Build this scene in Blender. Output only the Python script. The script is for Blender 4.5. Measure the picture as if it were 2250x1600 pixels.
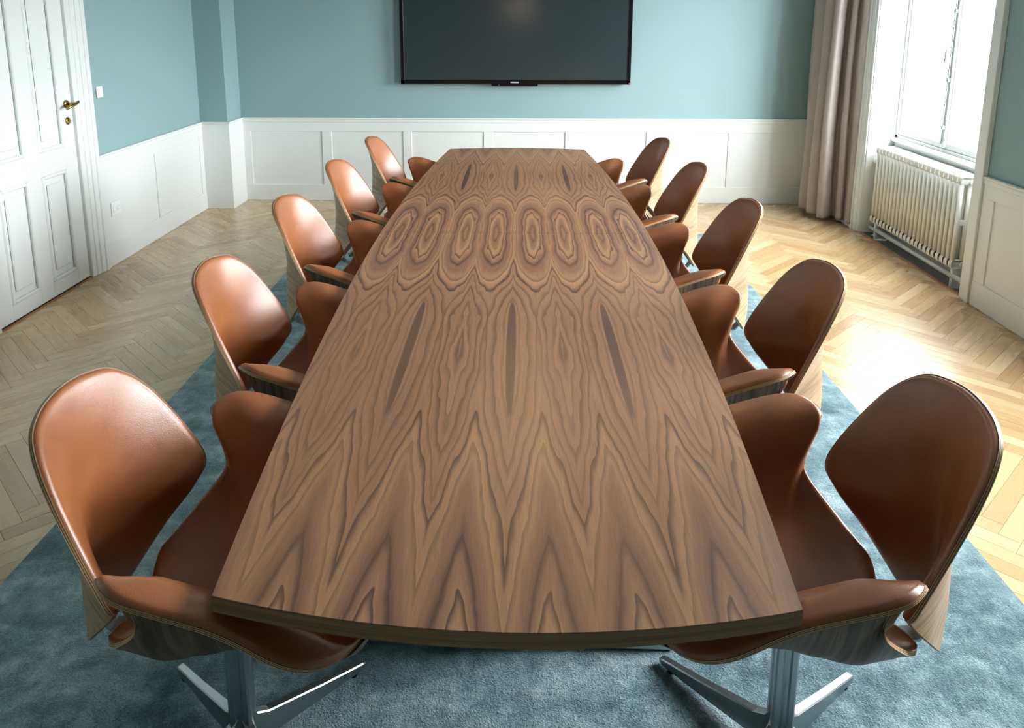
import bpy, math, random
import numpy as np
from mathutils import Vector

for o in list(bpy.data.objects):
    bpy.data.objects.remove(o, do_unlink=True)
scene = bpy.context.scene
COL = scene.collection
random.seed(7)

# ------------------------------------------------------------------ camera
cam = bpy.data.cameras.new('camera')
cam.sensor_fit = 'HORIZONTAL'
cam.sensor_width = 36.0
cam.lens = 1700.0 * 36.0 / 2250.0
cam.shift_x = (1125 - 1087.11) / 2250.0
cam.shift_y = -(800 - 386.2) / 2250.0
cam.clip_start = 0.05
camo = bpy.data.objects.new('camera', cam)
camo.location = (0.0214, -3.2971, 1.6660)
camo.rotation_euler = (math.pi / 2 - 0.20301, 0.0, 0.03283)
COL.objects.link(camo)
scene.camera = camo

# ------------------------------------------------------------------ world: even overcast sky
SKY = 26.0
world = bpy.data.worlds.new('overcast')
scene.world = world
world.use_nodes = True
wt = world.node_tree
wt.nodes.clear()
wo = wt.nodes.new('ShaderNodeOutputWorld')
bg = wt.nodes.new('ShaderNodeBackground')
bg.inputs['Color'].default_value = (0.91, 0.97, 1.0, 1)
wc = wt.nodes.new('ShaderNodeTexCoord')
ws = wt.nodes.new('ShaderNodeSeparateXYZ')
wt.links.new(wc.outputs['Generated'], ws.inputs[0])
wr = wt.nodes.new('ShaderNodeMapRange')          # grey ground below, bright hazy horizon, duller zenith
wr.interpolation_type = 'SMOOTHSTEP'
wr.inputs[1].default_value, wr.inputs[2].default_value = -0.10, 0.10
wr.inputs[3].default_value, wr.inputs[4].default_value = 0.22, 1.0
wt.links.new(ws.outputs[2], wr.inputs[0])
wz = wt.nodes.new('ShaderNodeMath'); wz.operation = 'MAXIMUM'; wz.inputs[1].default_value = 0.0
wt.links.new(ws.outputs[2], wz.inputs[0])
wm = wt.nodes.new('ShaderNodeMath'); wm.operation = 'MULTIPLY_ADD'; wm.inputs[1].default_value = -0.42
wt.links.new(wz.outputs[0], wm.inputs[0]); wt.links.new(wr.outputs[0], wm.inputs[2])
wk = wt.nodes.new('ShaderNodeMath'); wk.operation = 'MULTIPLY'; wk.inputs[1].default_value = SKY
wt.links.new(wm.outputs[0], wk.inputs[0]); wt.links.new(wk.outputs[0], bg.inputs['Strength'])
wt.links.new(bg.outputs[0], wo.inputs[0])

# window openings in the right wall (y0, y1, z0, z1); the second lies outside the frame
XL, XR, YB, YF, ZC = -2.754, 2.700, 3.625, -5.2, 3.25
WINDOWS = [(1.24, 2.69, 0.0, 2.78), (-1.50, -0.05, 0.0, 2.78)]
XWIN = 2.90
for k, (y0, y1, z0, z1) in enumerate(WINDOWS):        # portals: guide the sky light through the windows
    ld = bpy.data.lights.new('window_portal', 'AREA')
    ld.shape = 'RECTANGLE'
    ld.size = z1 - 0.74
    ld.size_y = y1 - y0
    ld.cycles.is_portal = True
    lo = bpy.data.objects.new('window_portal', ld)
    lo.location = (XWIN + 0.075, (y0 + y1) / 2, (z1 + 0.74) / 2)
    lo.rotation_euler = (0, math.radians(90), 0)
    COL.objects.link(lo)

vs = scene.view_settings
vs.view_transform = 'Standard'
vs.look = 'None'
vs.gamma = 1.0
vs.use_curve_mapping = False
vs.exposure = 0.97
scene.cycles.max_bounces = 5
scene.cycles.diffuse_bounces = 3
scene.cycles.glossy_bounces = 2
scene.cycles.use_adaptive_sampling = True
scene.cycles.adaptive_threshold = 0.1
scene.cycles.adaptive_min_samples = 12
scene.cycles.caustics_reflective = False
scene.cycles.caustics_refractive = False
scene.cycles.sample_clamp_indirect = 6.0

# ------------------------------------------------------------------ material helpers
def srgb(r, g, b):
    f = lambda c: (c / 255 / 12.92) if c / 255 <= 0.04045 else ((c / 255 + 0.055) / 1.055) ** 2.4
    return (f(r), f(g), f(b), 1.0)

class NT:
    def __init__(self, name):
        self.m = bpy.data.materials.new(name)
        self.m.use_nodes = True
        self.t = self.m.node_tree
        self.t.nodes.clear()
        self.out = self.t.nodes.new('ShaderNodeOutputMaterial')
        self.b = self.t.nodes.new('ShaderNodeBsdfPrincipled')
        self.t.links.new(self.b.outputs[0], self.out.inputs[0])
    def set(self, sock, v):
        if hasattr(v, 'is_linked') or isinstance(v, bpy.types.NodeSocket):
            self.t.links.new(v, sock)
        else:
            sock.default_value = v
    def bs(self, **kw):
        for k, v in kw.items():
            self.set(self.b.inputs[k.replace('_', ' ')], v)
        return self
    def n(self, typ, **kw):
        nd = self.t.nodes.new(typ)
        for k, v in kw.items():
            setattr(nd, k, v)
        return nd
    def math(self, op, a, b=None, c=None, clamp=False):
        nd = self.n('ShaderNodeMath', operation=op, use_clamp=clamp)
        self.set(nd.inputs[0], a)
        if b is not None:
            self.set(nd.inputs[1], b)
        if c is not None:
            self.set(nd.inputs[2], c)
        return nd.outputs[0]
    def sep(self, v):
        nd = self.n('ShaderNodeSeparateXYZ')
        self.set(nd.inputs[0], v)
        return nd.outputs[0], nd.outputs[1], nd.outputs[2]
    def comb(self, x=0.0, y=0.0, z=0.0):
        nd = self.n('ShaderNodeCombineXYZ')
        for s, v in zip(nd.inputs, (x, y, z)):
            self.set(s, v)
        return nd.outputs[0]
    def scale(self, v, s):
        nd = self.n('ShaderNodeVectorMath', operation='MULTIPLY')
        self.set(nd.inputs[0], v)
        nd.inputs[1].default_value = s
        return nd.outputs[0]
    def vadd(self, a, b):
        nd = self.n('ShaderNodeVectorMath', operation='ADD')
        self.set(nd.inputs[0], a)
        self.set(nd.inputs[1], b)
        return nd.outputs[0]
    def noise(self, v, scale=5.0, detail=3.0, rough=0.55, out=0, dist=0.0):
        nd = self.n('ShaderNodeTexNoise')
        self.set(nd.inputs['Vector'], v)
        nd.inputs['Scale'].default_value = scale
        nd.inputs['Detail'].default_value = detail
        nd.inputs['Roughness'].default_value = rough
        nd.inputs['Distortion'].default_value = dist
        return nd.outputs[out]
    def ramp(self, fac, stops, interp='LINEAR'):
        nd = self.n('ShaderNodeValToRGB')
        nd.color_ramp.interpolation = interp
        e = nd.color_ramp.elements
        while len(e) > 1:
            e.remove(e[-1])
        e[0].position, e[0].color = stops[0]
        for p, c in stops[1:]:
            x = e.new(p)
            x.color = c
        self.set(nd.inputs[0], fac)
        return nd.outputs[0]
    def mix(self, fac, a, b, mode='MIX'):
        nd = self.n('ShaderNodeMix', data_type='RGBA', blend_type=mode)
        self.set(nd.inputs[0], fac)
        self.set(nd.inputs[6], a)
        self.set(nd.inputs[7], b)
        return nd.outputs[2]
    def map(self, v, a, b, c=0.0, d=1.0, smooth=False):
        nd = self.n('ShaderNodeMapRange')
        if smooth:
            nd.interpolation_type = 'SMOOTHSTEP'
        self.set(nd.inputs[0], v)
        for i, x in zip((1, 2, 3, 4), (a, b, c, d)):
            nd.inputs[i].default_value = x
        return nd.outputs[0]
    def bump(self, h, strength=0.2, dist=0.01):
        nd = self.n('ShaderNodeBump')
        nd.inputs['Strength'].default_value = strength
        nd.inputs['Distance'].default_value = dist
        self.set(nd.inputs['Height'], h)
        self.t.links.new(nd.outputs[0], self.b.inputs['Normal'])
    def obj(self):
        return self.n('ShaderNodeTexCoord').outputs['Object']
    def attr(self, name):
        return self.n('ShaderNodeAttribute', attribute_name=name).outputs['Vector']
    def attrf(self, name):
        return self.n('ShaderNodeAttribute', attribute_name=name).outputs['Fac']

def plain(name, col, rough=0.5, metal=0.0, var=0.0, bump=0.0, bscale=60.0, **kw):
    t = NT(name)
    c = col
    if var or bump:
        nz = t.noise(t.obj(), bscale, 3)
        if var:
            c = t.mix(t.math('MULTIPLY', nz, var), col, tuple(x * 0.7 for x in col[:3]) + (1,))
        if bump:
            t.bump(nz, bump, 0.002)
    t.bs(Base_Color=c, Roughness=rough, Metallic=metal, **kw)
    return t.m

M = {}
M['blue'] = plain('wall_paint_blue', srgb(141, 169, 172), 0.62, var=0.08, bscale=180)
M['blue_dimmed'] = plain('wall_paint_blue_dimmed', srgb(112, 132, 138), 0.62, var=0.08, bscale=180)  # wall blue darkened for the unseen front wall, to cut fill light
M['white'] = plain('white_paint', srgb(226, 230, 228), 0.38)
M['ceiling'] = plain('ceiling_paint', srgb(206, 210, 208), 0.8, var=0.04, bscale=4)
M['concrete'] = plain('niche_screed', srgb(120, 118, 114), 0.9, var=0.3, bscale=25)
M['gap'] = plain('gap_shade', srgb(28, 26, 25), 0.9)  # near-black colour standing in for shade inside gaps and holes
M['sub'] = plain('floor_substrate', srgb(96, 78, 58), 0.9, var=0.2, bscale=20)
M['plastic'] = plain('white_plastic', srgb(238, 240, 242), 0.3)
M['hole'] = plain('socket_grey', srgb(196, 202, 202), 0.6)
M['brass'] = plain('aged_brass', srgb(176, 140, 74), 0.28, 1.0, var=0.3, bscale=40)
M['alu'] = plain('satin_aluminium', srgb(176, 184, 188), 0.34, 1.0, var=0.1, bscale=30)
M['dark'] = plain('black_metal', srgb(26, 27, 29), 0.45, 0.6)
M['tvblack'] = plain('glossy_black_plastic', srgb(10, 11, 14), 0.18)
M['logo'] = plain('logo_silver', srgb(220, 228, 232), 0.3, 0.3)
M['led_red'] = plain('red_badge', srgb(196, 48, 66), 0.4)
M['led_blue'] = plain('blue_sensor', srgb(52, 120, 150), 0.3)
M['enamel'] = plain('radiator_enamel', srgb(236, 236, 228), 0.32, var=0.04, bscale=12)
M['pipe'] = plain('pipe_paint', srgb(206, 214, 214), 0.35)

def m_screen():
    t = NT('tv_screen')
    nz = t.noise(t.scale(t.obj(), (1.0, 1.0, 0.6)), 2.5, 4, 0.6)
    t.bs(Base_Color=t.mix(nz, srgb(40, 50, 53), srgb(46, 56, 59)), Roughness=0.2, IOR=1.7)  # grey of the reflected room is put into the base colour
    return t.m
M['screen'] = m_screen()

def m_glass():
    t = NT('window_glass')
    t.t.nodes.remove(t.b)
    tr = t.n('ShaderNodeBsdfTransparent')
    gl = t.n('ShaderNodeBsdfGlossy')
    gl.inputs['Roughness'].default_value = 0.02
    mx = t.n('ShaderNodeMixShader')
    mx.inputs[0].default_value = 0.06
    t.t.links.new(tr.outputs[0], mx.inputs[1])
    t.t.links.new(gl.outputs[0], mx.inputs[2])
    t.t.links.new(mx.outputs[0], t.out.inputs[0])
    return t.m
M['glass'] = m_glass()

def m_oak():
    t = NT('oak_parquet')
    rnd = t.n('ShaderNodeObjectInfo').outputs['Random']
    tone = t.math('FRACT', t.math('ADD', t.attrf('tone'), t.math('MULTIPLY', rnd, 7.31)))
    pc = t.attr('pc')
    off = t.comb(t.math('MULTIPLY', tone, 13.0), t.math('MULTIPLY', tone, 57.0), 0.0)
    v = t.vadd(pc, off)
    g = t.noise(t.scale(v, (2.2, 26.0, 1.0)), 1.0, 4, 0.55, dist=0.8)
    fine = t.noise(t.scale(v, (12.0, 420.0, 1.0)), 1.0, 2)
    base = t.ramp(tone, [(0.0, srgb(178, 142, 98)), (0.3, srgb(200, 168, 122)), (0.55, srgb(214, 186, 144)),
                         (0.8, srgb(188, 152, 106)), (1.0, srgb(218, 192, 152))])
    c = t.mix(t.map(g, 0.35, 0.75, 0.0, 0.22), base, srgb(158, 124, 86))
    c = t.mix(t.map(fine, 0.5, 0.8, 0.0, 0.10), c, srgb(150, 116, 78))
    t.bs(Base_Color=c, Roughness=t.map(g, 0.2, 0.8, 0.22, 0.34), Coat_Weight=0.25, Coat_Roughness=0.12)
    t.bump(fine, 0.06, 0.001)
    return t.m
M['oak'] = m_oak()

def m_oak_strip():
    t = NT('oak_strip')
    v = t.scale(t.obj(), (60, 4, 60))
    g = t.noise(v, 1.0, 4)
    t.bs(Base_Color=t.ramp(g, [(0.3, srgb(150, 98, 56)), (0.7, srgb(188, 138, 88))]), Roughness=0.35)
    return t.m
M['oakstrip'] = m_oak_strip()

LEAF = 0.1477
def m_table():
    t = NT('bookmatched_walnut')
    x, y, z = t.sep(t.obj())
    xf = t.math('PINGPONG', x, LEAF)
    yf = t.math('ABSOLUTE', y)
    fold = t.comb(xf, yf, 0.0)
    w1 = t.noise(t.scale(fold, (12.0, 2.4, 1.0)), 1.0, 1.0, 0.5)
    w2 = t.noise(t.scale(fold, (34.0, 4.6, 1.0)), 1.0, 1.0, 0.5)
    w3 = t.noise(t.scale(fold, (60.0, 16.0, 1.0)), 1.0, 1.0, 0.5)
    c0 = lambda v, a: t.math('MULTIPLY', t.math('SUBTRACT', v, 0.5), a)
    dx = t.math('ADD', t.math('ADD', t.math('SUBTRACT', xf, 0.078), c0(w1, 0.046)), c0(w2, 0.014))
    # depth of the cut below the pith along the length: eyes at the seam, cathedrals towards the end
    cv = t.n('ShaderNodeFloatCurve')
    pts = [(0.0, 0.0), (0.10, 0.16), (0.25, 0.50), (0.38, 0.80), (0.50, 0.93), (0.62, 0.90), (0.80, 0.62), (1.0, 0.22)]
    cu = cv.mapping.curves[0]
    cu.points[0].location = pts[0]
    cu.points[1].location = pts[-1]
    for p in pts[1:-1]:
        cu.points.new(*p)
    cv.mapping.update()
    t.set(cv.inputs['Value'], t.math('DIVIDE', yf, 2.30))
    wd = t.math('ADD', t.math('MULTIPLY', cv.outputs[0], 0.135), c0(w2, 0.010))
    Rr = t.math('SQRT', t.math('ADD', t.math('MULTIPLY', dx, dx), t.math('MULTIPLY', wd, wd)))
    adx = t.math('SQRT', t.math('ADD', t.math('MULTIPLY', dx, dx), 0.00002))
    Rv = t.math('ADD', t.math('MULTIPLY', wd, 0.75), t.math('MULTIPLY', adx, 0.62))
    sel = t.map(yf, 0.55, 1.25, 0.0, 1.0, True)
    R = t.math('ADD', t.math('MULTIPLY', Rr, t.math('SUBTRACT', 1.0, sel)), t.math('MULTIPLY', Rv, sel))
    ringv = t.math('ADD', t.math('MULTIPLY', R, 78.0), c0(w3, 0.35))
    fr = t.math('FRACT', ringv)
    fl = t.math('FLOOR', ringv)
    wn = t.n('ShaderNodeTexWhiteNoise', noise_dimensions='1D')
    t.set(wn.inputs['W'], fl)
    wn2 = t.n('ShaderNodeTexWhiteNoise', noise_dimensions='1D')
    t.set(wn2.inputs['W'], t.math('ADD', fl, 1.0))
    tone = t.math('ADD', t.math('MULTIPLY', wn.outputs[0], t.math('SUBTRACT', 1.0, fr)), t.math('MULTIPLY', wn2.outputs[0], fr))
    streak = t.noise(t.comb(t.math('MULTIPLY', R, 330.0), t.math('MULTIPLY', yf, 0.9), t.math('MULTIPLY', xf, 9.0)), 1.0, 2.0, 0.6)
    tone = t.math('ADD', t.math('MULTIPLY', tone, 0.72), t.math('MULTIPLY', streak, 0.36))
    col = t.ramp(tone, [(0.12, srgb(112, 79, 64)), (0.38, srgb(143, 102, 79)), (0.62, srgb(160, 116, 86)), (0.92, srgb(188, 142, 100))])
    line = t.math('MULTIPLY', t.map(fr, 0.45, 0.95, 0, 1, True), t.map(fr, 0.95, 1.0, 1.0, 0.0, True))
    amp = t.map(wn.outputs[0], 0.2, 0.9, 0.12, 0.92)
    col = t.mix(t.math('MULTIPLY', line, amp), col, srgb(74, 54, 48))
    # dark hearts on the leaf joints
    hx = t.math('DIVIDE', xf, 0.015)
    hy = t.math('DIVIDE', t.math('SUBTRACT', yf, 1.22), 0.40)
    hh = t.math('ADD', t.math('MULTIPLY', hx, hx), t.math('MULTIPLY', hy, hy))
    hh = t.math('ADD', hh, t.math('MULTIPLY', t.math('SUBTRACT', w2, 0.5), 0.9))
    col = t.mix(t.map(hh, 0.75, 1.1, 0.85, 0.0, True), col, srgb(72, 52, 50))
    # broad tone drift, fibre and pores
    drift = t.noise(t.scale(t.obj(), (2.2, 0.7, 1.0)), 1.0, 2)
    col = t.mix(t.map(drift, 0.40, 0.7, 0.0, 0.32), col, srgb(184, 136, 94), 'MIX')
    fib = t.noise(t.scale(t.obj(), (420.0, 16.0, 1.0)), 1.0, 3, 0.6)
    col = t.mix(t.map(fib, 0.45, 0.75, 0.0, 0.32), col, srgb(92, 68, 54))
    t.bs(Base_Color=col, Roughness=0.40, IOR=1.5)
    t.bump(fib, 0.08, 0.001)
    return t.m
M['table'] = m_table()

def m_walnut(name, coord, grain, cols, rough=0.42):
    t = NT(name)
    v = t.attr(coord) if coord else t.obj()
    a = t.noise(t.scale(v, grain), 1.0, 3, 0.6, dist=0.3)
    b = t.noise(t.scale(v, tuple(g * 4.5 for g in grain)), 1.0, 2)
    c = t.ramp(a, [(0.28, cols[0]), (0.45, cols[1]), (0.6, cols[2]), (0.75, cols[1])])
    c = t.mix(t.map(b, 0.45, 0.75, 0.0, 0.45), c, cols[0])
    t.bs(Base_Color=c, Roughness=rough)
    return t.m
WAL = [srgb(58, 44, 36), srgb(104, 80, 62), srgb(146, 114, 84)]
M['edgeveneer'] = m_walnut('walnut_edge', None, (1.2, 1.2, 95.0), [srgb(92, 66, 44), srgb(138, 101, 66), srgb(170, 127, 84)])
M['shell'] = m_walnut('walnut_shell', 'pc', (2.0, 70.0, 1.0), [srgb(66, 51, 42), srgb(108, 86, 68), srgb(146, 117, 90)])
M['backshell'] = m_walnut('walnut_back', 'pc', (3.0, 60.0, 1.0), [srgb(120, 98, 76), srgb(158, 132, 104), srgb(184, 158, 128)])
M['ply_light'] = plain('ply_light', srgb(220, 184, 136), 0.5, var=0.3, bscale=40)
M['ply_dark'] = plain('ply_dark', srgb(128, 92, 60), 0.55, var=0.3, bscale=40)

def m_leather():
    t = NT('cognac_leather')
    v = t.obj()
    big = t.noise(v, 5.0, 2, 0.6)
    pore = t.n('ShaderNodeTexVoronoi')
    t.set(pore.inputs['Vector'], v)
    pore.inputs['Scale'].default_value = 420.0
    fine = t.noise(v, 90.0, 1)
    c = t.ramp(big, [(0.25, srgb(138, 80, 44)), (0.5, srgb(154, 92, 51)), (0.75, srgb(168, 104, 60))])
    c = t.mix(t.map(fine, 0.5, 0.8, 0.0, 0.18), c, srgb(120, 64, 36))
    t.bs(Base_Color=c, Roughness=t.map(big, 0.3, 0.7, 0.30, 0.38), IOR=1.5, Specular_IOR_Level=0.8)
    h = pore.outputs['Distance']
    t.bump(h, 0.10, 0.002)
    return t.m
M['leather'] = m_leather()

def m_rug():
    t = NT('rug_pile')
    v = t.obj()
    warp = t.vadd(v, t.scale(t.noise(v, 3.0, 2, out=1), (0.22, 0.22, 0.0)))
    a = t.noise(t.scale(warp, (1.0, 1.6, 1.0)), 3.2, 4, 0.66)
    b = t.noise(t.scale(v, (1.6, 1.0, 1.0)), 15.0, 3, 0.65)
    f = t.noise(v, 230.0, 2, 0.75)
    k = t.math('ADD', t.math('ADD', t.math('MULTIPLY', a, 0.52), t.math('MULTIPLY', b, 0.30)), t.math('MULTIPLY', f, 0.36))
    c = t.ramp(k, [(0.44, srgb(72, 98, 107)), (0.55, srgb(118, 147, 155)), (0.64, srgb(160, 187, 193)), (0.76, srgb(220, 232, 233))])
    # brushed streaks where the pile lies the other way
    s1 = t.noise(t.scale(warp, (2.0, 5.0, 1.0)), 2.2, 3, 0.6)
    c = t.mix(t.map(s1, 0.50, 0.58, 0.0, 0.34, True), c, srgb(80, 108, 118))
    t.bs(Base_Color=c, Roughness=0.95, Sheen_Weight=0.5, Sheen_Roughness=0.45, Sheen_Tint=srgb(200, 222, 228), Specular_IOR_Level=0.1)
    h = t.math('ADD', t.math('MULTIPLY', f, 1.0), t.math('MULTIPLY', b, 1.6))
    t.bump(h, 0.7, 0.012)
    return t.m
M['rug'] = m_rug()

def m_curtain():
    t = NT('curtain_linen')
    v = t.obj()
    w = t.noise(t.scale(v, (500, 500, 60)), 1.0, 2)
    f = t.noise(v, 6.0, 3)
    c = t.mix(t.map(w, 0.4, 0.7, 0.0, 0.25), srgb(170, 158, 152), srgb(138, 126, 122))
    c = t.mix(t.map(f, 0.4, 0.7, 0.0, 0.15), c, srgb(190, 180, 170))
    t.bs(Base_Color=c, Roughness=0.9, Sheen_Weight=0.2)
    t.bump(w, 0.1, 0.002)
    return t.m
M['curtain'] = m_curtain()

def m_lampglow():
    t = NT('lamp_glow')
    t.bs(Base_Color=(1, 0.8, 0.5, 1), Emission_Color=(1.0, 0.72, 0.36, 1), Emission_Strength=45.0)
    return t.m
M['glow'] = m_lampglow()

# ------------------------------------------------------------------ mesh helpers
class MB:
    def __init__(self):
        self.v, self.f, self.mi, self.sm = [], [], [], []
    def add(self, verts, faces, mi=0, smooth=False):
        b = len(self.v)
        self.v += [tuple(map(float, p)) for p in verts]
        for q in faces:
            self.f.append([b + i for i in q])
            self.mi.append(mi)
            self.sm.append(smooth)
    def box(self, x0, x1, y0, y1, z0, z1, mi=0, bev=0.0):
        if bev <= 0:
            p = [(x, y, z) for z in (z0, z1) for y in (y0, y1) for x in (x0, x1)]
            self.add(p, [(0, 2, 3, 1), (4, 5, 7, 6), (0, 1, 5, 4), (1, 3, 7, 5), (3, 2, 6, 7), (2, 0, 4, 6)], mi)
            return self
        b = min(bev, (x1 - x0) / 2.01, (y1 - y0) / 2.01, (z1 - z0) / 2.01)
        P = []
        idx = {}
        for ix, sx in enumerate((x0, x1)):
            for iy, sy in enumerate((y0, y1)):
                for iz, sz in enumerate((z0, z1)):
                    ox = b if ix == 0 else -b
                    oy = b if iy == 0 else -b
                    oz = b if iz == 0 else -b
                    for a, q in enumerate(((sx, sy + oy, sz + oz), (sx + ox, sy, sz + oz), (sx + ox, sy + oy, sz))):
                        idx[(ix, iy, iz, a)] = len(P)
                        P.append(q)
        F = []
        for ix in (0, 1):
            q = [idx[(ix, 0, 0, 0)], idx[(ix, 1, 0, 0)], idx[(ix, 1, 1, 0)], idx[(ix, 0, 1, 0)]]
            F.append(q if ix else q[::-1])
        for iy in (0, 1):
            q = [idx[(0, iy, 0, 1)], idx[(1, iy, 0, 1)], idx[(1, iy, 1, 1)], idx[(0, iy, 1, 1)]]
            F.append(q[::-1] if iy else q)
        for iz in (0, 1):
            q = [idx[(0, 0, iz, 2)], idx[(1, 0, iz, 2)], idx[(1, 1, iz, 2)], idx[(0, 1, iz, 2)]]
            F.append(q if iz else q[::-1])
        for iy in (0, 1):
            for iz in (0, 1):
                q = [idx[(0, iy, iz, 1)], idx[(1, iy, iz, 1)], idx[(1, iy, iz, 2)], idx[(0, iy, iz, 2)]]
                F.append(q if iy != iz else q[::-1])
        for ix in (0, 1):
            for iz in (0, 1):
                q = [idx[(ix, 0, iz, 0)], idx[(ix, 1, iz, 0)], idx[(ix, 1, iz, 2)], idx[(ix, 0, iz, 2)]]
                F.append(q if ix == iz else q[::-1])
        for ix in (0, 1):
            for iy in (0, 1):
                q = [idx[(ix, iy, 0, 0)], idx[(ix, iy, 1, 0)], idx[(ix, iy, 1, 1)], idx[(ix, iy, 0, 1)]]
                F.append(q if ix != iy else q[::-1])
        for ix in (0, 1):
            for iy in (0, 1):
                for iz in (0, 1):
                    q = [idx[(ix, iy, iz, a)] for a in range(3)]
                    F.append(q if (ix + iy + iz) % 2 else q[::-1])
        self.add(P, F, mi)
        return self
    def prism(self, poly, z0, z1, mi=0, side=None):
        n = len(poly)
        self.add([(x, y, z0) for x, y in poly] + [(x, y, z1) for x, y in poly],
                 [list(range(n))[::-1], [n + i for i in range(n)]], mi)
        b = len(self.v) - 2 * n
        for i in range(n):
            j = (i + 1) % n
            self.f.append([b + i, b + j, b + n + j, b + n + i])
            self.mi.append(mi if side is None else side)
            self.sm.append(False)
        return self
    def tube(self, pts, r, n=12, mi=0, caps=True):
        pts = [Vector(p) for p in pts]
        rr = r if hasattr(r, '__len__') else [r] * len(pts)
        rings = []
        up = Vector((0, 0, 1))
        V = []
        for i, p in enumerate(pts):
            d = (pts[min(i + 1, len(pts) - 1)] - pts[max(i - 1, 0)]).normalized()
            a = d.cross(up)
            if a.length < 1e-3:
                a = d.cross(Vector((1, 0, 0)))
            a.normalize()
            b = d.cross(a).normalized()
            for k in range(n):
                th = 2 * math.pi * k / n
                V.append(p + (a * math.cos(th) + b * math.sin(th)) * rr[i])
        F = []
        for i in range(len(pts) - 1):
            for k in range(n):
                k2 = (k + 1) % n
                F.append((i * n + k, i * n + k2, (i + 1) * n + k2, (i + 1) * n + k))
        self.add(V, F, mi, True)
        if caps:
            b = len(self.v) - len(V)
            self.f.append([b + k for k in range(n)][::-1])
            self.f.append([b + (len(pts) - 1) * n + k for k in range(n)])
            self.mi += [mi, mi]
            self.sm += [False, False]
        return self
    def lathe(self, prof, c=(0, 0, 0), axis='z', n=24, mi=0):
        V = []
        for r, h in prof:
            for k in range(n):
                th = 2 * math.pi * k / n
                a, b = r * math.cos(th), r * math.sin(th)
                V.append({'z': (c[0] + a, c[1] + b, c[2] + h), 'x': (c[0] + h, c[1] + a, c[2] + b), 'y': (c[0] + b, c[1] + h, c[2] + a)}[axis])
        F = []
        for i in range(len(prof) - 1):
            for k in range(n):
                k2 = (k + 1) % n
                F.append((i * n + k, i * n + k2, (i + 1) * n + k2, (i + 1) * n + k))
        F.append(list(range(n))[::-1])
        F.append([(len(prof) - 1) * n + k for k in range(n)])
        self.add(V, F, mi, True)
        return self
    def mesh(self, name, mats):
        me = bpy.data.meshes.new(name)
        me.from_pydata(self.v, [], self.f)
        for m in (mats if isinstance(mats, (list, tuple)) else [mats]):
            me.materials.append(m)
        me.polygons.foreach_set('material_index', self.mi)
        me.polygons.foreach_set('use_smooth', self.sm)
        me.update()
        return me

def tag(o, label=None, category=None, group=None, kind=None):
    for k, v in (('label', label), ('category', category), ('group', group), ('kind', kind)):
        if v:
            o[k] = v
    return o

def link(name, me, parent=None, loc=None, rotz=0.0):
    o = bpy.data.objects.new(name, me)
    COL.objects.link(o)
    if parent is not None:
        o.parent = parent
    if loc is not None:
        o.location = loc
    if rotz:
        o.rotation_euler = (0, 0, rotz)
    return o

def put(name, mb, mats, parent=None, **kw):
    return link(name, mb.mesh(name, mats), parent, **kw)

def empty(name, loc=(0, 0, 0), rotz=0.0):
    return link(name, None, loc=loc, rotz=rotz)

def box(name, mat, parent, x0, x1, y0, y1, z0, z1, bev=0.0):
    return put(name, MB().box(x0, x1, y0, y1, z0, z1, 0, bev), mat, parent)

# ------------------------------------------------------------------ floor: herringbone oak parquet
floor = put('floor', MB().box(XL - 0.3, XR + 0.005, YF - 0.3, YB + 0.3, -0.10, -0.012), M['sub'])
tag(floor, kind='structure')
PLK, PW = 0.465, 0.465 / 7.0
RUG = (-1.515, 1.478, -3.6, 2.556)

def clip_poly(poly, x0, x1, y0, y1):
    for ax, lim, sgn in ((0, x0, 1), (0, x1, -1), (1, y0, 1), (1, y1, -1)):
        out = []
        for i in range(len(poly)):
            a, b = poly[i], poly[(i + 1) % len(poly)]
            da, db = sgn * (a[ax] - lim), sgn * (b[ax] - lim)
            if da >= 0:
                out.append(a)
            if (da >= 0) != (db >= 0):
                t = da / (da - db)
                out.append((a[0] + (b[0] - a[0]) * t, a[1] + (b[1] - a[1]) * t))
        poly = out
        if len(poly) < 3:
            return []
    return poly

def view_px(x, y, z=0.0):
    d = camo.rotation_euler.to_matrix().inverted() @ (Vector((x, y, z)) - camo.location)
    if d.z > -0.05:
        return None
    return (1087.11 + 1700 * d.x / -d.z, 386.2 - 1700 * d.y / -d.z)

planks = []
s2 = math.sqrt(0.5)
for j in range(-8, 9):
    for i in range(-150, 160):
        for typ in (0, 1):
            if typ == 0:
                P0, Q0, a, b = i * PW + j * 2 * PLK, i * PW, PLK, PW
            else:
                P0, Q0, a, b = i * PW + PLK + j * 2 * PLK, i * PW + PW - PLK, PW, PLK
            c = [(P0 + a / 2), (Q0 + b / 2)]
            X = (c[0] - c[1]) * s2 + 2.305
            Y = (c[0] + c[1]) * s2 + 0.09
            if X < XL - 0.3 or X > XR + 0.3 or Y < -4.6 or Y > YB + 0.3:
                continue
            ang = math.radians(45 if typ == 0 else 135)
            planks.append((X, Y, ang))

def plank_poly(X, Y, ang, g=0.0004):
    ca, sa = math.cos(ang), math.sin(ang)
    return [(X + ca * u * (PLK / 2 - g) - sa * v * (PW / 2 - g), Y + sa * u * (PLK / 2 - g) + ca * v * (PW / 2 - g))
            for u, v in ((-1, -1), (1, -1), (1, 1), (-1, 1))]

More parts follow.
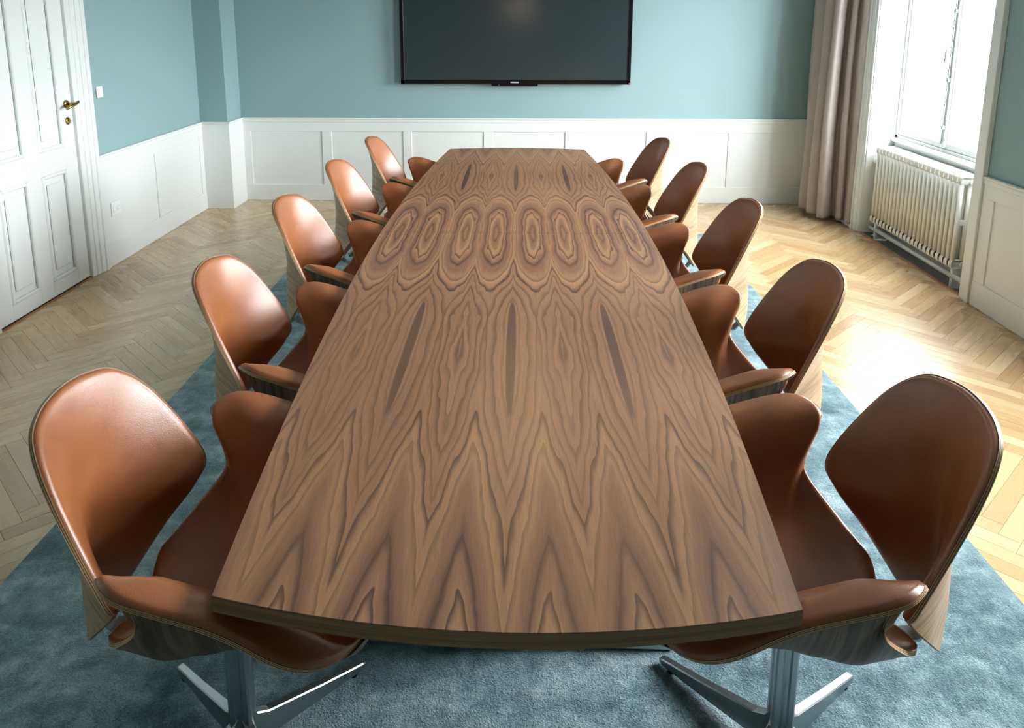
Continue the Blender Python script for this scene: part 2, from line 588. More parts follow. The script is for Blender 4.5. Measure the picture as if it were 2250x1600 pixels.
def plank_mesh(poly, X, Y, ang, name):
    ca, sa = math.cos(-ang), math.sin(-ang)
    loc = [((x - X) * ca - (y - Y) * sa, (x - X) * sa + (y - Y) * ca) for x, y in poly]
    n = len(loc)
    bv = 0.0005
    cx = sum(p[0] for p in loc) / n
    cy = sum(p[1] for p in loc) / n
    top = [(x - math.copysign(bv, x - cx), y - math.copysign(bv, y - cy)) for x, y in loc]
    V = [(x, y, -0.012) for x, y in loc] + [(x, y, -bv) for x, y in loc] + [(x, y, 0.0) for x, y in top]
    F = [[2 * n + k for k in range(n)]]
    for L in (0, 1):
        for k in range(n):
            k2 = (k + 1) % n
            F.append([L * n + k, L * n + k2, (L + 1) * n + k2, (L + 1) * n + k])
    return V, F

vis, rest = [], []
for (X, Y, ang) in planks:
    poly = plank_poly(X, Y, ang)
    full = poly
    poly = clip_poly(poly, XL, XR, YF, YB)
    if len(poly) < 3:
        continue
    m = 0.03
    if all(RUG[0] + m < x < RUG[1] - m and RUG[2] + m < y < RUG[3] - m for x, y in poly):
        continue
    px = [view_px(x, y) for x, y in poly]
    area = 0.0
    if all(px) and all(-60 < q[0] < 2310 and -60 < q[1] < 1660 for q in px):
        for k in range(len(px)):
            q, r = px[k], px[(k + 1) % len(px)]
            area += q[0] * r[1] - r[0] * q[1]
        area = abs(area) / 2
        inrug = sum(RUG[0] < x < RUG[1] and y < RUG[3] for x, y in poly) / len(poly)
        area *= (1 - 0.8 * inrug)
    (vis if area > 0 else rest).append((area, X, Y, ang, poly, len(poly) == 4 and max(abs(p[0] - q[0]) + abs(p[1] - q[1]) for p, q in zip(poly, full)) < 1e-6))
vis.sort(key=lambda q: -q[0])
rest += vis[295:]
vis = vis[:295]
def plank_attrs(me, pcs, tones):
    a = me.attributes.new('pc', 'FLOAT_VECTOR', 'POINT')
    a.data.foreach_set('vector', [c for p in pcs for c in p])
    b = me.attributes.new('tone', 'FLOAT', 'POINT')
    b.data.foreach_set('value', tones)
shared = None
for (area, X, Y, ang, poly, whole) in vis:
    if whole and shared is not None:
        me = shared
    else:
        V, F = plank_mesh(poly, X, Y, ang, 'plank')
        mb = MB()
        mb.add(V, F)
        me = mb.mesh('plank', M['oak'])
        plank_attrs(me, V, [0.0] * len(V))
        if whole:
            shared = me
    o = link('plank', me, floor, loc=(X, Y, random.uniform(-0.0003, 0.0)), rotz=ang)
mb = MB()
pcs, tones = [], []
for (area, X, Y, ang, poly, whole) in rest:
    V, F = plank_mesh(poly, X, Y, ang, 'plank')
    ca, sa = math.cos(ang), math.sin(ang)
    mb.add([(X + x * ca - y * sa, Y + x * sa + y * ca, z) for x, y, z in V], F)
    pcs += V
    tones += [random.random()] * len(V)
me = mb.mesh('parquet_remainder', M['oak'])
plank_attrs(me, pcs, tones)
tag(link('parquet_remainder', me, floor), kind='stuff')

# ------------------------------------------------------------------ walls
ZR = 0.772                                  # top of the dado rail
WT = 0.36                                   # wall thickness
DOOR_Y0, DOOR_Y1, DOOR_H = 0.51, 1.420, 2.22
COLX, COLY = -2.514, 3.288                  # corner pier

mb = MB()
mb.box(XL - 0.5, XR + 0.5, YB, YB + 0.3, -0.1, ZC + 0.1)
wall_back = tag(put('wall_back', mb, M['blue']), kind='structure')
mb = MB()
mb.box(XL - 0.3, XL, DOOR_Y1, YB, -0.1, ZC + 0.1)
mb.box(XL - 0.3, XL, YF, DOOR_Y0, -0.1, ZC + 0.1)
mb.box(XL - 0.3, XL, DOOR_Y0, DOOR_Y1, DOOR_H, ZC + 0.1)
wall_left = tag(put('wall_left', mb, M['blue']), kind='structure')
mb = MB()
edges = sorted(WINDOWS)
ycur = YF
for (y0, y1, z0, z1) in edges:
    mb.box(XR, XR + WT, ycur, y0, -0.1, ZC + 0.1)
    mb.box(XR, XR + WT, y0, y1, z1, ZC + 0.1)
    ycur = y1
mb.box(XR, XR + WT, ycur, YB + 0.3, -0.1, ZC + 0.1)
wall_right = tag(put('wall_right', mb, M['blue']), kind='structure')
wall_front = tag(put('wall_front', MB().box(XL - 0.3, XR + WT, YF - 0.3, YF, -0.1, ZC + 0.1), M['blue_dimmed']), kind='structure')
ceiling = tag(put('ceiling', MB().box(XL - 0.3, XR + WT, YF - 0.3, YB + 0.3, ZC, ZC + 0.2), M['ceiling']), kind='structure')
wall_pier = tag(put('wall_corner_pier', MB().box(XL - 0.01, COLX, COLY, YB + 0.01, -0.05, ZC + 0.05), M['blue']), kind='structure')
mb = MB()
for k, (a, b, c) in enumerate(((0.0, 0.16, 0.03), (0.03, 0.12, 0.06), (0.06, 0.07, 0.10))):
    mb.box(XL, XR, YB - c, YB, ZC - b, ZC - a)
    mb.box(XL, XL + c, YF, YB, ZC - b, ZC - a)
    mb.box(XR - c, XR, YF, YB, ZC - b, ZC - a)
    mb.box(XL, XR, YF, YF + c, ZC - b, ZC - a)
tag(put('trim_1', mb, M['white']), kind='structure')

def wainscot(parent, frame, a0, a1, panels, depth=0.016, base=True):
    """frame(a, d, z): point at distance a along the wall, d out from it."""
    def bx(name, s0, s1, d0, d1, z0, z1, bev=0.0015):
        p, q = frame(s0, d0), frame(s1, d1)
        return box(name, M['white'], parent, min(p[0], q[0]), max(p[0], q[0]), min(p[1], q[1]), max(p[1], q[1]), z0, z1, bev)
    zt, zb = 0.647, 0.150
    bx('wainscot_backing', a0, a1, 0.0, 0.005, 0.0, ZR - 0.02, 0)
    bx('dado_rail', a0, a1, 0.0, depth + 0.012, ZR - 0.016, ZR, 0.004)
    bx('dado_bead', a0, a1, 0.0, depth + 0.005, ZR - 0.044, ZR - 0.016, 0.003)
    bx('top_rail', a0, a1, 0.0, depth, zt, ZR - 0.044)
    bx('skirting_board', a0, a1, 0.0, depth + 0.003, 0.0, zb, 0.003)
    cur = a0
    for (p0, p1) in panels:
        if p0 - cur > 0.004:
            bx('stile', cur, p0, 0.0, depth, zb, zt)
        bx('panel', p0, p1, 0.0, 0.008, zb, zt, 0)
        cur = p1
    if a1 - cur > 0.004:
        bx('stile', cur, a1, 0.0, depth, zb, zt)

wainscot(wall_back, lambda a, d: (a, YB - d), COLX, XR,
         [(-2.43, -1.777), (-1.689, -1.036), (-0.958, -0.305), (-0.227, 0.429), (0.495, 1.155), (1.236, 1.884), (1.952, 2.60)])
wainscot(wall_left, lambda a, d: (XL + d, a), 1.60, COLY, [(1.69, 2.38), (2.47, 3.203)])
wainscot(wall_left, lambda a, d: (XL + d, a), YF, 0.40, [(-5.1, -4.4), (-4.3, -3.6), (-3.5, -2.8), (-2.7, -2.0), (-1.9, -1.2), (-1.1, -0.4), (-0.3, 0.3)])
wainscot(wall_right, lambda a, d: (XR - d, a), 0.07, 1.125, [(0.19, 1.018)])
wainscot(wall_right, lambda a, d: (XR - d, a), 2.80, YB, [(2.88, 3.54)])
wainscot(wall_right, lambda a, d: (XR - d, a), YF, -1.62, [(-5.1, -4.4), (-4.3, -3.6), (-3.5, -2.7), (-2.6, -1.72)])
# the pier is clad in flat boards
for nm, (x0, x1, y0, y1) in {'cladding_board': (XL, COLX + 0.016, COLY - 0.016, COLY), 'side_board': (COLX, COLX + 0.016, COLY, YB)}.items():
    box(nm, M['white'], wall_pier, x0, x1, y0, y1, 0.0, ZR - 0.016, 0.001)
    e = 0.012
    box('dado_rail', M['white'], wall_pier, x0, x1 + e, y0 - e, y1, ZR - 0.016, ZR, 0.003)

# ------------------------------------------------------------------ windows
def build_window(k, y0, y1, z0, z1):
    root = tag(empty('window_%d' % (k + 1)), kind='structure')
    zs = 0.760
    W = M['white']
    # niche lining and casing
    box('reveal', W, root, XR - 0.002, XWIN + 0.10, y1 - 0.012, y1 + 0.004, 0.0, z1)
    box('reveal', W, root, XR - 0.002, XWIN + 0.10, y0 - 0.004, y0 + 0.012, 0.0, z1)
    box('head_lining', W, root, XR - 0.002, XWIN + 0.10, y0, y1, z1 - 0.015, z1 + 0.004)
    box('apron', W, root, XWIN, XWIN + 0.10, y0, y1, -0.02, zs - 0.03)
    box('niche_floor', M['concrete'], root, XR + 0.005, XWIN + 0.1, y0, y1, -0.06, -0.03)
    box('oak_threshold', M['oakstrip'], root, XR - 0.01, XR + 0.022, y0 + 0.012, y1 - 0.012, -0.04, 0.004, 0.002)
    box('sill', W, root, XWIN - 0.030, XWIN + 0.10, y0 + 0.012, y1 - 0.012, zs - 0.03, zs, 0.006)
    for s, yy in ((1, y1), (-1, y0)):
        for (a, b, d) in ((-0.004, 0.105, 0.014), (0.030, 0.105, 0.022), (0.082, 0.112, 0.032)):
            p, q = yy + s * a, yy + s * b
            box('casing', W, root, XR - d, XR, min(p, q), max(p, q), 0.0, z1 + 0.1, 0.003)
    box('casing_head', W, root, XR - 0.024, XR, y0 - 0.11, y1 + 0.11, z1, z1 + 0.11, 0.003)
    # sashes
    ya, yb = y0 + 0.012, y1 - 0.012
    ym = (y0 + y1) / 2 + 0.035
    x0, x1 = XWIN, XWIN + 0.055
    box('frame_jamb', W, root, x0, x1 + 0.03, yb - 0.035, yb, zs, z1 - 0.015, 0.003)
    box('frame_jamb', W, root, x0, x1 + 0.03, ya, ya + 0.035, zs, z1 - 0.015, 0.003)
    box('frame_head', W, root, x0, x1 + 0.03, ya, yb, z1 - 0.06, z1 - 0.015, 0.003)
    box('frame_bottom', W, root, x0, x1 + 0.03, ya, yb, zs, zs + 0.022, 0.003)
    zt = 2.12
    box('transom', W, root, x0 - 0.005, x1 + 0.02, ya, yb, zt, zt + 0.075, 0.006)
    for (a, b) in ((ym, yb - 0.035), (ya + 0.035, ym)):
        for (c, d) in ((zs + 0.022, zt), (zt + 0.075, z1 - 0.06)):
            s = tag(put('sash', MB().box(x0 + 0.008, x1, a, a + 0.036, c, d, 0, 0.004)
                        .box(x0 + 0.008, x1, b - 0.036, b, c, d, 0, 0.004)
                        .box(x0 + 0.008, x1, a + 0.036, b - 0.036, c, c + 0.042, 0, 0.004)
                        .box(x0 + 0.008, x1, a + 0.036, b - 0.036, d - 0.036, d, 0, 0.004), W, root))
            put('pane', MB().box(x0 + 0.030, x0 + 0.034, a + 0.034, b - 0.034, c + 0.040, d - 0.034), M['glass'], s)
    # meeting bead with the bolt rod
    box('meeting_bead', W, root, x0 - 0.008, x0 + 0.010, ym - 0.022, ym + 0.022, zs + 0.03, zt - 0.005, 0.004)
    rod = put('bolt_rod', MB().tube([(x0 - 0.018, ym, zs + 0.06), (x0 - 0.018, ym, zt - 0.08)], 0.0055, 10), M['alu'], root)
    for zz in (0.93, 1.25, 1.70, 2.0):
        box('rod_guide', M['alu'], root, x0 - 0.026, x0 - 0.004, ym - 0.012, ym + 0.012, zz - 0.014, zz + 0.014, 0.003)
    put('rod_lever', MB().tube([(x0 - 0.026, ym, 1.47), (x0 - 0.05, ym, 1.45), (x0 - 0.055, ym - 0.004, 1.36)], 0.007, 10), M['alu'], root)
    return root
for k, w in enumerate(WINDOWS):
    build_window(k, *w)

# ------------------------------------------------------------------ door
door = tag(empty('door_1'), kind='structure')
W = M['white']
XD = -2.768
box('leaf', W, door, XD - 0.045, XD - 0.014, DOOR_Y0 + 0.004, DOOR_Y1 - 0.004, 0.012, DOOR_H - 0.005)
def dbox(nm, a, b, c, d, x1=XD, bev=0.002):
    return box(nm, W, door, XD - 0.016, x1, a, b, c, d, bev)
ys = [(DOOR_Y0 + 0.004, 0.65), (0.91, 1.035), (1.295, DOOR_Y1 - 0.0035)]
for a, b in ys:
    dbox('stile', a, b, 0.012, DOOR_H - 0.005)
zrails = [(0.012, 0.10), (0.745, 0.885), (2.08, DOOR_H - 0.005)]
for (a, b) in ((0.65, 0.91), (1.035, 1.295)):
    for c, d in zrails:
        dbox('rail', a, b, c, d)
    for (c, d) in ((0.10, 0.745), (0.885, 2.08)):
        mb = MB()
        w = 0.022
        mb.box(XD - 0.016, XD + 0.006, a, a + w, c, d, 0, 0.006)
        mb.box(XD - 0.016, XD + 0.006, b - w, b, c, d, 0, 0.006)
        mb.box(XD - 0.016, XD + 0.006, a + w, b - w, c, c + w, 0, 0.006)
        mb.box(XD - 0.016, XD + 0.006, a + w, b - w, d - w, d, 0, 0.006)
        put('panel_moulding', mb, W, door)
        dbox('panel', a + 0.055, b - 0.055, c + 0.06, d - 0.06, XD - 0.004, 0.006)
for s, yy in ((1, DOOR_Y1), (-1, DOOR_Y0)):
    for (a, b, d) in ((-0.003, 0.175, 0.008), (0.045, 0.175, 0.014), (0.09, 0.175, 0.021), (0.14, 0.180, 0.028)):
        p, q = yy + s * a, yy + s * b
        box('casing', W, door, XD - 0.02 if a <= 0 else XL, XL + d, min(p, q), max(p, q), 0.0, DOOR_H + 0.12, 0.004)
box('casing_head', W, door, XL, XL + 0.03, DOOR_Y0 - 0.155, DOOR_Y1 + 0.155, DOOR_H, DOOR_H + 0.15, 0.004)
box('threshold', M['oakstrip'], door, XD - 0.03, XL + 0.004, DOOR_Y0, DOOR_Y1 - 0.002, -0.02, 0.005, 0.003)
box('threshold_gap_shade', M['gap'], door, XD - 0.04, XD - 0.002, DOOR_Y0, DOOR_Y1 - 0.006, -0.005, 0.012)  # solid dark strip in place of the shade under the leaf
hy, hz = 1.357, 1.140
handle = put('handle_rose', MB().lathe([(0.0, 0.0), (0.025, 0.0), (0.026, 0.005), (0.022, 0.009), (0.012, 0.012), (0.0, 0.012)], (XD, hy, hz), 'x', 24), M['brass'], door)
put('lever', MB().tube([(XD + 0.010, hy, hz), (XD + 0.055, hy, hz)], 0.0095, 12)
    .tube([(XD + 0.055, hy + 0.045, hz + 0.010), (XD + 0.058, hy + 0.02, hz + 0.002), (XD + 0.058, hy - 0.03, hz - 0.006), (XD + 0.055, hy - 0.085, hz - 0.020)], [0.009, 0.0105, 0.0105, 0.008], 12), M['brass'], handle)
key = put('keyhole_rose', MB().lathe([(0.0, 0.0), (0.024, 0.0), (0.0245, 0.004), (0.020, 0.007), (0.0, 0.008)], (XD, hy, 1.036), 'x', 24), M['brass'], door)
put('keyhole', MB().lathe([(0.0, 0.0), (0.004, 0.0), (0.004, 0.001), (0.0, 0.001)], (XD + 0.008, hy, 1.038), 'x', 10), M['gap'], key)

# light switch and socket
sw = tag(empty('light_switch', (XL, 1.718, 1.179)), 'small white light switch on the blue wall beside the door', 'switch')
put('plate', MB().box(0.0, 0.009, -0.036, 0.036, -0.037, 0.037, 0, 0.003), M['plastic'], sw)
put('rocker', MB().box(0.008, 0.014, -0.026, 0.026, -0.027, 0.027, 0, 0.003), M['plastic'], sw)
so = tag(empty('wall_socket', (XL + 0.008, 1.755, 0.383)), 'white double power socket on the white panelling near the door', 'socket')
put('plate', MB().box(0.0, 0.012, -0.06, 0.06, -0.048, 0.048, 0, 0.003), M['plastic'], so)
for dy in (-0.028, 0.028):
    s = put('socket_ring', MB().lathe([(0.0175, -0.001), (0.0175, 0.003), (0.021, 0.003), (0.021, -0.001)], (0.012, dy, 0.0), 'x', 24), M['plastic'], so)
    for dz in (-0.0095, 0.0095):
        put('pin_hole', MB().lathe([(0.0, -0.001), (0.0028, -0.001), (0.0028, 0.0006), (0.0, 0.0006)], (0.012, dy, dz), 'x', 8), M['hole'], s)

# ------------------------------------------------------------------ television
tv = tag(empty('television', (-0.024, YB - 0.001, 1.080)), 'large black flat television on the blue wall above the panelling', 'television')
tw, th_ = 2.022, 1.15
yf = -0.080
put('housing', MB().box(-tw / 2 + 0.01, tw / 2 - 0.01, yf + 0.012, -0.028, 0.01, th_ - 0.01, 0, 0.008).box(-0.45, 0.45, -0.028, 0.0, 0.3, 0.85), M['tvblack'], tv)
mb = MB()
for (a, b, c, d) in ((-tw / 2, tw / 2, 0.0, 0.040), (-tw / 2, tw / 2, th_ - 0.036, th_), (-tw / 2, -tw / 2 + 0.036, 0.0, th_), (tw / 2 - 0.036, tw / 2, 0.0, th_)):
    mb.box(a, b, yf, yf + 0.03, c, d, 0, 0.006)
bez = put('bezel', mb, M['tvblack'], tv)
put('screen', MB().box(-tw / 2 + 0.03, tw / 2 - 0.03, yf + 0.006, yf + 0.014, 0.03, th_ - 0.03), M['screen'], tv)
put('sensor_bar', MB().box(-0.208, 0.200, yf + 0.002, yf + 0.03, -0.016, 0.004, 0, 0.004), M['tvblack'], tv)
mb = MB()
for i in range(7):
    x = -0.040 + i * 0.0104
    mb.box(x, x + 0.0078, yf - 0.0015, yf + 0.002, 0.011, 0.0235, 0, 0.001)
put('logo', mb, M['logo'], bez)
put('sensor_lamp', MB().lathe([(0.0, 0.0), (0.005, 0.0), (0.004, -0.002), (0.0, -0.002)], (-0.142, yf + 0.002, -0.007), 'y', 12), M['led_blue'], bez)
put('badge', MB().lathe([(0.0, 0.0), (0.007, 0.0), (0.006, -0.002), (0.0, -0.002)], (tw / 2 - 0.012, yf + 0.0005, 0.011), 'y', 14), M['led_red'], bez)

# ------------------------------------------------------------------ radiator in the window niche
rad = tag(empty('radiator', (2.81, 2.03, 0.0)), 'white ribbed column radiator standing in the window niche', 'radiator')
def section_mesh():
    mb = MB()
    z0, z1 = 0.105, 0.700
    for cx in (-0.055, 0.0, 0.055):
        mb.tube([(cx, 0, z0 + 0.02), (cx, 0, z1 - 0.03)], 0.0150, 10)
    # headers, rounded front to back
    for (za, zb, r) in ((z1 - 0.058, z1, 0.022), (z0, z0 + 0.058, 0.022)):
        prof = []
        for k in range(7):
            a = math.pi / 2 - math.pi / 2 * k / 6
            prof.append((0.055 + 0.017 * math.cos(a), zb - 0.02 + 0.02 * math.sin(a)))
        prof.append((0.072, za + 0.012))
        prof.append((0.06, za))
        prof = [(-x, z) for x, z in prof] [::-1] + prof
        n = len(prof)
        up = zb > 0.4
        zc_ = (za + zb) / 2
        def wd(z):
            f = (z - za) / (zb - za)
            f = f if up else 1 - f
            return 0.0135 + 0.0095 * min(1.0, max(0.0, f)) ** 0.7
        V = [(x, -wd(z) * 0.72, z) for x, z in prof] + [(x, wd(z) * 0.72, z) for x, z in prof]
        V2 = [(x * 0.97, -wd(z), (z - zc_) * 0.84 + zc_) for x, z in prof] + [(x * 0.97, wd(z), (z - zc_) * 0.84 + zc_) for x, z in prof]
        F = []
        for k in range(n):
            k2 = (k + 1) % n
            F.append((k, k2, n + k2, n + k))
            F.append((2 * n + k, 2 * n + k2, k2, k))
            F.append((n + k, n + k2, 3 * n + k2, 3 * n + k))
        F.append(tuple(2 * n + k for k in range(n)))
        F.append(tuple(3 * n + k for k in range(n))[::-1])
        mb.add(V + V2, F, 0, True)
    mb.box(-0.055, 0.055, -0.010, 0.010, 0.385, 0.42, 0, 0.004)
    return mb.mesh('radiator_section', M['enamel'])
sm = section_mesh()
NS, P = 22, 0.0535
for k in range(NS):
    link('radiator_section', sm, rad, loc=(0, 0.565 - k * P, 0))
put('header_bar', MB().tube([(0, 0.575, 0.665), (0, -0.585, 0.665)], 0.018, 12).tube([(0, 0.575, 0.135), (0, -0.585, 0.135)], 0.018, 12), M['enamel'], rad)
put('thermostat_knob', MB().tube([(-0.035, 0.585, 0.575), (-0.035, 0.612, 0.575), (-0.035, 0.618, 0.575), (-0.035, 0.650, 0.575)], [0.014, 0.014, 0.024, 0.021], 16), M['plastic'], rad)
for yy in (0.53, -0.55):
    put('foot', MB().box(-0.05, 0.05, yy - 0.012, yy + 0.012, -0.03, 0.11, 0, 0.004), M['enamel'], rad)
put('heating_pipe', MB().tube([(-0.038, 0.625, 0.052), (-0.038, -0.76, 0.052)], 0.017, 14).tube([(-0.038, 0.57, 0.052), (-0.01, 0.57, 0.06), (0.0, 0.57, 0.12)], 0.014, 12)
    .tube([(-0.038, -0.71, 0.052), (-0.015, -0.71, 0.065), (0.0, -0.69, 0.13), (0.0, -0.60, 0.135)], 0.014, 12)
    .tube([(-0.038, -0.745, 0.052), (-0.038, -0.775, 0.052)], 0.026, 14), M['pipe'], rad)

# ------------------------------------------------------------------ curtain
def cr_open(P, n):
    P = np.array(P, float)
    P = np.vstack([2 * P[0] - P[1], P, 2 * P[-1] - P[-2]])
    out = []
    for i in range(1, len(P) - 2):
        a, b, c, d = P[i - 1:i + 3]
        t = np.linspace(0, 1, n, endpoint=False)[:, None]
        out.append(.5 * (2 * b + (c - a) * t + (2 * a - 5 * b + 4 * c - d) * t ** 2 + (3 * b - a - 3 * c + d) * t ** 3))
    out.append(P[-2][None])
    return np.vstack(out)
def curtain():
    path = [(2.585, 3.545), (2.50, 3.47), (2.545, 3.38), (2.455, 3.325), (2.50, 3.255), (2.575, 3.225), (2.52, 3.165), (2.460, 3.165), (2.49, 3.10), (2.565, 3.075),
            (2.53, 3.015), (2.475, 3.015), (2.505, 2.965), (2.575, 3.01), (2.625, 3.06), (2.635, 3.00), (2.600, 2.945), (2.625, 2.905), (2.665, 2.93), (2.668, 2.875),
            (2.640, 2.835), (2.655, 2.80), (2.676, 2.79)]
    zs = [0.035, 0.06, 0.35, 0.8, 1.3, 1.8, 2.3, 2.70, 2.82]
    rings = []
    base = cr_open(path, 8)
    ctr = np.array([2.60, 3.12])
    for i, z in enumerate(zs):
        f = z / 2.82
        p = base.copy()
        # straighter, tighter pleats towards the heading
        xm = np.interp(p[:, 1], [2.79, 3.0, 3.2, 3.55], [2.655, 2.57, 2.53, 2.54])
        p[:, 0] = xm + (p[:, 0] - xm) * (1.0 - 0.25 * f) + 0.012 * np.sin(3.1 * z + p[:, 1] * 9) * (1 - f)
        p[:, 0] = np.minimum(p[:, 0], 2.668)
        rings.append(np.column_stack([p, np.full(len(p), z)]))
    G = np.array(rings)
    n = G.shape[1]
    tan = np.gradient(G[:, :, :2], axis=1)
    nr = np.stack([-tan[..., 1], tan[..., 0]], -1)
    nr /= np.linalg.norm(nr, axis=-1, keepdims=True)
    B = G.copy()
    B[:, :, :2] += nr * 0.004
    mb = MB()
    nz = len(zs)
    V = np.vstack([G.reshape(-1, 3), B.reshape(-1, 3)])
    F = []
    o = nz * n
    for i in range(nz - 1):
        for k in range(n - 1):
            q = (i * n + k, i * n + k + 1, (i + 1) * n + k + 1, (i + 1) * n + k)
            F.append(q)
            F.append(tuple(o + x for x in q)[::-1])
    for k in range(n - 1):
        F.append((k + 1, k, o + k, o + k + 1))
        F.append(((nz - 1) * n + k, (nz - 1) * n + k + 1, o + (nz - 1) * n + k + 1, o + (nz - 1) * n + k))
    for i in range(nz - 1):
        F.append((i * n, (i + 1) * n, o + (i + 1) * n, o + i * n))
        F.append(((i + 1) * n + n - 1, i * n + n - 1, o + i * n + n - 1, o + (i + 1) * n + n - 1))
    mb.add(V, F, 0, True)
    root = tag(empty('curtain', (0, 0, 0)), 'floor length grey beige curtain drawn aside between the window and the corner', 'curtain')
    put('fabric', mb, M['curtain'], root)
    put('curtain_rail', MB().tube([(2.57, 3.56, 2.84), (2.57, 0.95, 2.84)], 0.012, 12), M['dark'], root)
    for yy in (3.3, 2.2, 1.1):
        put('rail_bracket', MB().tube([(2.57, yy, 2.84), (2.705, yy, 2.86)], 0.008, 8), M['dark'], root)
curtain()

# ------------------------------------------------------------------ rug
def rug():
    x0, x1, y0, y1 = RUG
    mb = MB()
    t = 0.016
    nx, ny = 60, 120
    V, F = [], []
    for j in range(ny + 1):
        for i in range(nx + 1):
            V.append((x0 + (x1 - x0) * i / nx, y0 + (y1 - y0) * j / ny, t - (0.006 if i in (0, nx) or j in (0, ny) else 0.0)))
    for j in range(ny):
        for i in range(nx):
            a = j * (nx + 1) + i
            F.append((a, a + 1, a + nx + 2, a + nx + 1))
    mb.add(V, F, 0, True)
    mb.box(x0, x1, y0, y1, 0.0005, t - 0.006)
    return tag(put('rug', mb, M['rug']), 'large mottled blue grey rug under the conference table', 'rug')
rug()
RUGZ = 0.016

# ------------------------------------------------------------------ table
LA, WE, WM, TB, TH = 2.203, 0.482, 0.591, 0.062, 0.030
ZT = 0.730
table = tag(empty('conference_table', (0, 0, 0)), 'long boat shaped walnut conference table in the middle of the rug', 'table')
def half_poly(s):
    pts = []
    n = 28
    for i in range(n + 1):
        y = LA * i / n
        pts.append((WM - (WM - WE) * (y / LA) ** 2, s * max(y, 0.0004)))
    m = 24
    for i in range(1, m):
        x = WE - 2 * WE * i / m
        pts.append((x, s * (LA + TB * (1 - (x / WE) ** 2))))
    for i in range(n, -1, -1):
        y = LA * i / n
        pts.append((-(WM - (WM - WE) * (y / LA) ** 2), s * max(y, 0.0004)))
    return pts if s > 0 else pts[::-1]
for s in (-1, 1):
    mb = MB()
    poly = half_poly(s)
    mb.prism(poly, ZT - TH, ZT - 0.0012, 0, 1)
    # thin veneer sheet with an eased edge
    inner = [(x * 0.9992, y - math.copysign(0.0006, y) if abs(y) > 0.01 else y) for x, y in poly]
    n = len(poly)
    b = len(mb.v)
    mb.v += [(x, y, ZT - 0.0012) for x, y in poly] + [(x, y, ZT) for x, y in inner]
    for i in range(n):
        j = (i + 1) % n
        mb.f.append([b + i, b + j, b + n + j, b + n + i]); mb.mi.append(0); mb.sm.append(False)
    mb.f.append([b + n + i for i in range(n)]); mb.mi.append(0); mb.sm.append(False)
    put('tabletop_leaf', mb, [M['table'], M['edgeveneer']], table)
for s in (-1, 1):
    yy = s * 1.512
    # pedestal frame: tapered foot, twin posts and a head beam, cast aluminium
    mb = MB()
    for d in (-1, 1):
        V = []
        for (x, w, h) in ((0.0, 0.016, 0.070), (0.30, 0.016, 0.058), (0.425, 0.016, 0.036), (0.442, 0.014, 0.020)):
            V += [(d * x, yy - w, RUGZ + 0.006), (d * x, yy + w, RUGZ + 0.006), (d * x, yy + w * 0.8, RUGZ + h), (d * x, yy - w * 0.8, RUGZ + h)]
        F = []
        for i in range(3):
            for k in range(4):
                k2 = (k + 1) % 4
                q = (i * 4 + k, i * 4 + k2, (i + 1) * 4 + k2, (i + 1) * 4 + k)
                F.append(q if d < 0 else q[::-1])
        F.append((12, 13, 14, 15) if d > 0 else (15, 14, 13, 12))
        mb.add(V, F)
    foot = put('foot', mb, M['alu'], table)
    for d in (-1, 1):
        put('foot_glide', MB().lathe([(0, 0), (0.013, 0), (0.013, 0.008), (0, 0.008)], (d * 0.40, yy, RUGZ + 0.0004), 'z', 12), M['dark'], foot)
    for d in (-1, 1):
        box('post', M['alu'], table, d * 0.10 - 0.025, d * 0.10 + 0.025, yy - 0.02, yy + 0.02, RUGZ + 0.06, ZT - TH - 0.02, 0.006)
    box('head_beam', M['alu'], table, -0.33, 0.33, yy - 0.03, yy + 0.03, ZT - TH - 0.022, ZT - TH - 0.0005, 0.004)
box('spine_beam', M['alu'], table, -0.03, 0.03, -1.48, 1.48, ZT - TH - 0.05, ZT - TH - 0.001, 0.004)

# ------------------------------------------------------------------ chairs
def cr_closed(P, n):
    P = np.asarray(P, float)
    N = len(P)
    out = []
    for i in range(N):
        a, b, c, d = P[i - 1], P[i], P[(i + 1) % N], P[(i + 2) % N]
        t = np.linspace(0, 1, n, endpoint=False)[:, None]
        out.append(.5 * (2 * b + (c - a) * t + (2 * a - 5 * b + 4 * c - d) * t ** 2 + (3 * b - a - 3 * c + d) * t ** 3))
    return np.vstack(out)

PLY_LAYERS = 5
def strip_layers(mb, A, B, flip=False):
    """layered ply edge between boundary loops A (inner) and B (outer)."""
    n = len(A)
    k = PLY_LAYERS
    for L in range(k):
        a = A + (B - A) * (L / k)
        b = A + (B - A) * ((L + 1) / k)
        F = []
        for i in range(n):
            j = (i + 1) % n
            q = (i, j, n + j, n + i)
            F.append(q[::-1] if flip else q)
        mb.add(np.vstack([a, b]), F, 1 if L % 2 == 0 else 2, True)

BACK = np.array([[0.374, 0.0, 0.371], [0.351, 0.082, 0.407], [0.295, 0.163, 0.488], [0.228, 0.209, 0.572], [0.220, 0.254, 0.629],
                 [0.310, 0.221, 0.804], [0.369, 0.165, 0.889], [0.399, 0.090, 0.915], [0.407, 0.0, 0.924]])
SEAT = np.array([[0.2522, 0.0, 0.4092], [0.2850, 0.0646, 0.4330], [0.2889, 0.136, 0.4510], [0.2328, 0.2089, 0.5098], [0.1688, 0.2661, 0.5889],
                 [0.180, 0.2780, 0.6528], [0.2109, 0.2960, 0.7200], [0.1508, 0.3620, 0.7270], [-0.0096, 0.3720, 0.674], [-0.1252, 0.3780, 0.6120],
                 [-0.1900, 0.3276, 0.5662], [-0.2350, 0.2086, 0.5230], [-0.2750, 0.0865, 0.4950], [-0.2920, 0.0, 0.4839]])
TPLY, TPAD = 0.008, 0.0095

